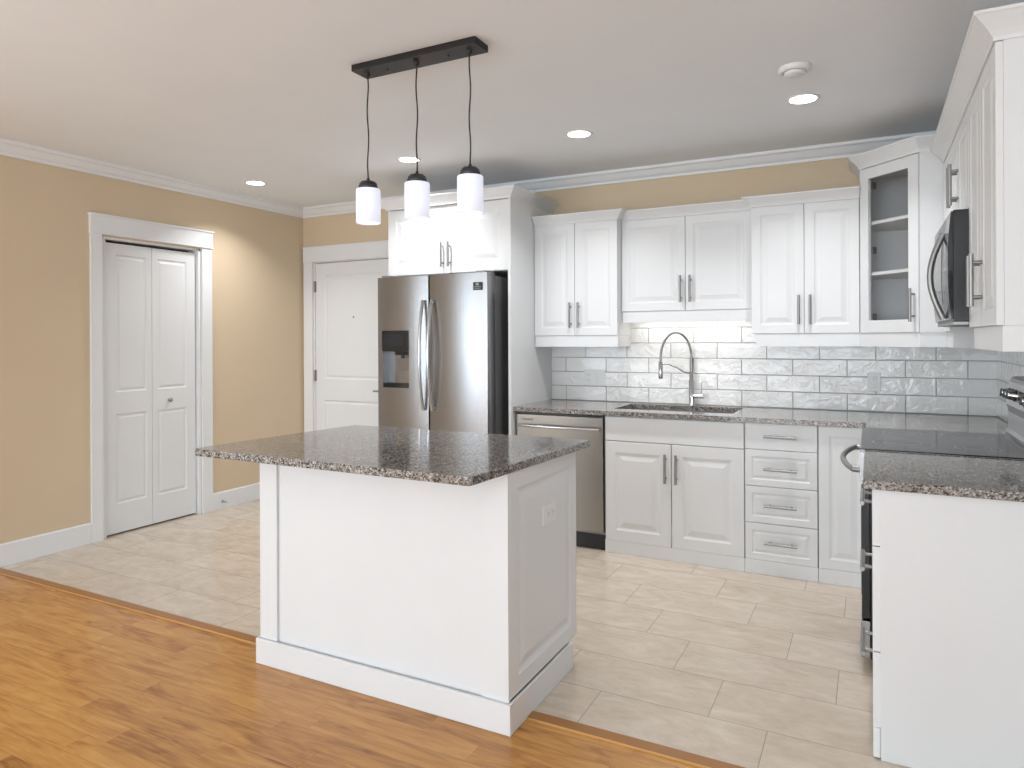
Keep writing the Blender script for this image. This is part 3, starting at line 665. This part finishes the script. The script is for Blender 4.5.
# ---- right wall: cabinet between corner and microwave, over-microwave, near cabinet
FXW = 5.080
def rcab(loc, label, y0, y1, zb, zt, doors, hz, val=None):
    """doors: list of (ya, yb, handle_y) on the face looking to -X"""
    t = thing('wall_cabinet', loc, label, 'cabinet')
    MB().box(FXW + TH + .001, 5.3915 if zb < 1.45 else 5.399, y0, y1, zb, zt).build('body', 'cab', t)
    for ya, yb2, hy_ in doors:
        dd = MB().panel((FXW + TH + .0005, yb2, zb + .002), -Y, -X, yb2 - ya, 2.283 - zb - .004, TH, loops=DOORP).build('door', 'cab', t)
        if hy_ is not None: pull((FXW, hy_, hz), Z, -X, dd)
    if val: MB().box(FXW + .016, FXW + .034, y0 + .001, y1, val, zb - .0005).box(FXW + .034, 5.3915, y0 + .001, y0 + .017, val, zb - .0005).build('light_valance', 'cab', t)
    return t
ra = rcab((5.25, -.76, 1.33), 'narrow white wall cabinet between the glass corner cabinet and the microwave', -.914, -.6045, 1.407, 2.30, [(-.9125, -.606, None)], 1.5, 1.328)
rb = rcab((5.25, -1.3, 1.89), 'white two-door wall cabinet directly above the microwave', -1.676, -.915, 1.885, 2.30, [(-1.6745, -1.297, -1.328), (-1.294, -.9165, -1.262)], 2.045)
rc = rcab((5.25, -2.0, 1.33), 'white two-door wall cabinet at right with its plain side towards the room', -2.340, -1.677, 1.415, 2.30, [(-2.338, -2.010, -2.044), (-2.007, -1.679, -1.974)], 1.578, 1.336)
crown_cab(rc, [(FXW - .001, -1.677), (FXW - .001, -2.341), (5.395, -2.341)], 2.283, 2.362, 1, .06)
crown_cab(rb, [(FXW - .001, -.915), (FXW - .001, -1.6765)], 2.283, 2.362, 1, .06)
crown_cab(ra, [(FXW - .001, -.668), (FXW - .001, -.9145)], 2.283, 2.362, 1, .06)
# ---- microwave
mw = thing('microwave', (5.2, -1.295, 1.44), 'over-the-range microwave with black side and curved steel handle', 'microwave')
MB().box(5.030, 5.389, -1.674, -.917, 1.442, 1.882).build('body', 'black', mw, bevel=.003)
n = 12; pr = []
for k in range(n + 1):
    u = k / n; pr.append((5.022 - .012 * (1 - (2 * u - 1) ** 2), 0, 1.452 + .425 * u))
def mwface(y0, y1, name, mt, par, inner=5.0295, off=0, zc0=0, zc1=n):
    pts = [(p[0] - off, y0, p[2]) for p in pr[zc0:zc1 + 1]] + [(inner, y0, pr[zc1][2]), (inner, y0, pr[zc0][2])]
    return MB().extrude(pts, (0, y1 - y0, 0)).build(name, mt, par)
md_ = mwface(-1.49, -.918, 'door', 'steel', mw); mwface(-1.40, -1.00, 'window_glass', 'blackglass', md_, inner=5.020, off=.0015, zc0=2, zc1=10)
mwface(-1.673, -1.493, 'control_panel', 'blackglass', mw)
hp = [(5.012 - .048 * math.sin(math.pi * k / 20), -1.465, 1.456 + .36 * k / 20) for k in range(21)]
MB().tube(hp, .0125, 12).build('handle', 'nickel', md_, label='curved steel handle')
MB().box(5.03, 5.30, -1.66, -.93, 1.430, 1.4415).build('vent_base', 'nickel', mw)
MB().box(5.12, 5.20, -1.62, -1.52, 1.425, 1.4295).build('lamp_lens', 'black', mw)
# ============================================================ RANGE
rg = thing('range', (5.05, -1.295, 0), 'electric range with black glass top and steel backguard with knobs', 'range')
RY0, RY1 = -1.6775, -.9125
MB().box(4.735, 5.385, RY0 + .003, RY1 - .003, .05, .905).build('body', 'black', rg)
MB().prism(round_poly([(4.700, RY0 - .001), (5.30, RY0 - .001), (5.30, RY1 + .001), (4.700, RY1 + .001)], .008), .9165, .9215).build('cooktop', 'blackglass', rg, label='black glass cooktop')
MB().box(4.702, 5.385, RY0 + .001, RY1 - .001, .9055, .916).build('cooktop_frame', 'nickel', rg)
for bx, by, br in ((4.87, -1.10, .082), (4.86, -1.46, .115), (5.13, -1.11, .10), (5.13, -1.48, .08)):
    m = MB()
    for r_ in (br, br * .62):
        m.lathe([(r_ - .0035, .9217), (r_ + .0035, .9217), (r_ + .0035, .9219), (r_ - .0035, .9219)], (bx, by, 0), 'Z', 48, False, True)
    m.build('burner_ring', 'ring', rg)
od = MB().box(4.702, 4.734, RY0 + .006, RY1 - .006, .215, .770).build('oven_door', 'black', rg, bevel=.003)
MB().box(4.700, 4.7018, RY0 + .05, RY1 - .05, .30, .66).build('oven_glass', 'blackglass', od)
MB().box(4.6975, 4.7345, RY0 + .006, RY1 - .006, .772, .904).build('control_strip', 'steel', rg)
hp = [(4.672 - .050 * math.sin(math.pi * k / 20) ** .8, -1.63 + .67 * k / 20, .825) for k in range(21)]
h_ = MB().tube(hp, .012, 12); h_.tube([(4.699, -1.625, .825), (4.668, -1.625, .825)], .014, 12).tube([(4.699, -.965, .825), (4.668, -.965, .825)], .014, 12); h_.build('handle', 'nickel', rg, label='bowed oven door handle')
MB().box(4.699, 4.734, RY0 + .006, RY1 - .006, .052, .205).build('storage_drawer', 'steel', rg, bevel=.003)
for a in (4.76, 5.34):
    for b2 in (RY0 + .05, RY1 - .05): MB().lathe([(.018, 0.001), (.018, .02), (.012, .022), (.012, .05)], (a, b2, 0), 'Z', 14).build('foot', 'rubber', rg)
# backguard: sloped profile extruded along y
bgp = [(5.302, .9165), (5.302, .940), (5.312, .955), (5.316, 1.03), (5.306, 1.066), (5.318, 1.170), (5.326, 1.188), (5.340, 1.196), (5.388, 1.198), (5.388, .9165)]
MB().extrude([(a, RY0 + .002, b2) for a, b2 in bgp], (0, RY1 - RY0 - .004, 0)).build('backguard', 'bgsteel', rg, fix=True)
sl = Vector((5.318 - 5.306, 0, 1.170 - 1.066)).normalized(); nr = Vector((-sl.z, 0, sl.x))
for ky in (-.968, -1.048, -1.128, -1.455, -1.535, -1.615):
    c = Vector((5.312, ky, 1.118)); k_ = MB()
    k_.tube([c - nr * .001, c + nr * .006, c + nr * .012, c + nr * .030, c + nr * .033], .02, 20, rs=[.027, .027, .021, .019, .016])
    kb = k_.build('knob', 'chrome', rg, label='steel control knob')
    p = c + nr * .0332; MB().extrude([p + sl * .018 - Y * .003, p + sl * .018 + Y * .003, p - sl * .018 + Y * .003, p - sl * .018 - Y * .003], nr * .004).build('grip', 'black', kb)
c = Vector((5.312, -1.295, 1.118)); MB().extrude([c - sl * .025 - Y * .10, c + sl * .025 - Y * .10, c + sl * .025 + Y * .10, c - sl * .025 + Y * .10], nr * .002).build('display', 'blackglass', rg)
# ---- near drawer cabinet on the right
nc = thing('drawer_cabinet', (5.05, -2.0, 0), 'white drawer cabinet at the right edge with a plain tall side panel', 'cabinet')
MB().box(4.7855, 5.3985, -2.322, -1.682, .10, .885).build('body', 'cab', nc)
MB().box(4.764, 5.3985, -2.340, -2.323, .001, .8855).build('side_panel', 'isl', nc, bevel=.001)
MB().box(4.760, 4.785, -2.322, -1.682, .001, .102).build('skirting', 'cab', nc)
for a, b2, hz in ((.699, .882, .79), (.353, .695, .555), (.105, .349, .255)):
    dd = MB().panel((4.785, -1.684, a), -Y, -X, .650, b2 - a, .0445 - .0005 if False else .0235 + .02, loops=DRAWP).build('drawer', 'cab', nc, bevel=0)
    pull((4.7415, -2.01, hz), Y, -X, dd, L=.24)
MB().box(4.7415, 4.7635, -2.335, -1.684, .004, .1035).build('skirting_front', 'cab', nc, bevel=.004)

# ============================================================ OUTLETS ON THE BACKSPLASH
o1 = thing('switch_plate', (2.905, -.009, 1.09), 'white three-gang outlet and switch plate on the tiles left of the faucet', 'outlet')
outlet_duplex(o1, (2.905, -.0085, 1.092), X, -Y, gangs=3)
o2 = thing('wall_outlet', (4.755, -.009, 1.10), 'white duplex outlet on the tiles near the range', 'outlet')
outlet_duplex(o2, (4.755, -.0085, 1.102), X, -Y)

# ============================================================ CEILING FIXTURES
DL = [(.473, -.998, 'recessed ceiling light nearest the closet door'), (1.943, -1.011, 'recessed ceiling light behind the middle pendant shade'),
      (3.188, -1.012, 'recessed ceiling light between the pendants and the round ceiling detector'), (4.434, -1.035, 'recessed ceiling light just beside the round ceiling detector')]
for x, y, lb in DL:
    t = thing('recessed_light', (x, y, ZC), lb, 'ceiling light', 'recessed lights in the kitchen ceiling')
    MB().lathe([(.066, -.0005), (.066, -.003), (.078, -.0045), (.084, -.0005)], (x, y, ZC), 'Z', 40, True, True).build('trim_ring', 'plate', t)
    MB().lathe([(.0655, -.0006), (.0655, -.003), (.0001, -.0035)], (x, y, ZC), 'Z', 40).build('lens', 'lens', t, label='glowing white lens')
    area('downlight', (x, y, ZC - .012), (0, 0, 0), .12, .12, 7.5, (.97, .98, 1), 'DISK', 118)
sd = thing('smoke_detector', (4.436, -1.50, ZC), 'round white detector on the ceiling beside a recessed light', 'smoke detector')
MB().lathe([(.070, -.0005), (.070, -.014), (.062, -.022), (.050, -.024), (.050, -.020), (.0001, -.020)], (4.436, -1.50, ZC), 'Z', 40).build('base', 'plate', sd)
MB().lathe([(.046, -.0205), (.046, -.031), (.040, -.035), (.0001, -.036)], (4.436, -1.50, ZC), 'Z', 40).build('cover', 'plate', sd)
# ---- pendant
pt = thing('pendant_light', (3.0, -2.415, ZC), 'three-shade pendant lamp hanging from a dark ceiling bar over the island', 'pendant lamp')
MB().box(2.682, 3.322, -2.472, -2.362, ZC - .030, ZC - .0005).build('ceiling_bar', 'bronze', pt, bevel=.002, label='dark bronze ceiling bar')
for x in (2.84, 3.16): MB().lathe([(.006, -.0305), (.006, -.034), (.0001, -.036)], (x, -2.417, ZC), 'Z', 12).build('screw_cap', 'bronze', pt)
for i, x in enumerate((2.730, 2.997, 3.264)):
    ph = i * 1.7; zt_ = ZC - .030; zb_ = 2.10
    MB().lathe([(.012, -.030), (.010, -.040), (.004, -.046)], (x, -2.417, ZC), 'Z', 14).build('strain_relief', 'bronze', pt)
    MB().tube([(x + .0025 * math.sin(ph + k * .55) * min(1, k / 3, (24 - k) / 3), -2.417 + .002 * math.cos(ph + k * .4) * min(1, k / 3, (24 - k) / 3), zt_ + (zb_ - zt_) * k / 24) for k in range(25)], .0032, 8).build('cord', 'black', pt, label='black cord')
    MB().lathe([(.0001, .048), (.006, .046), (.008, .034), (.03, .031), (.039, .022), (.043, .008), (.043, -.002), (.0001, -.002)], (x, -2.417, 2.062), 'Z', 32).build('socket_cap', 'cap', pt, label='graphite metal cap')
    sh = MB().lathe([(.042, .0), (.052, -.002), (.0545, -.006), (.0545, -.154), (.0515, -.154), (.0515, -.008), (.042, -.005)], (x, -2.417, 2.060), 'Z', 40, True, True).build('shade', 'shade', pt, label='lit white opal glass cylinder')
    MB().lathe([(.0001, .0), (.012, -.002), (.014, -.03), (.026, -.06), (.030, -.085), (.022, -.11), (.0001, -.118)], (x, -2.417, 2.050), 'Z', 24).build('bulb', 'bulb', sh)
    l = bpy.data.lights.new('pendant_bulb', 'POINT'); l.energy = .05; l.color = (1, .98, .95); l.shadow_soft_size = .03
    lo = bpy.data.objects.new('pendant_bulb', l); COL.objects.link(lo); lo.location = (x, -2.417, 1.87)
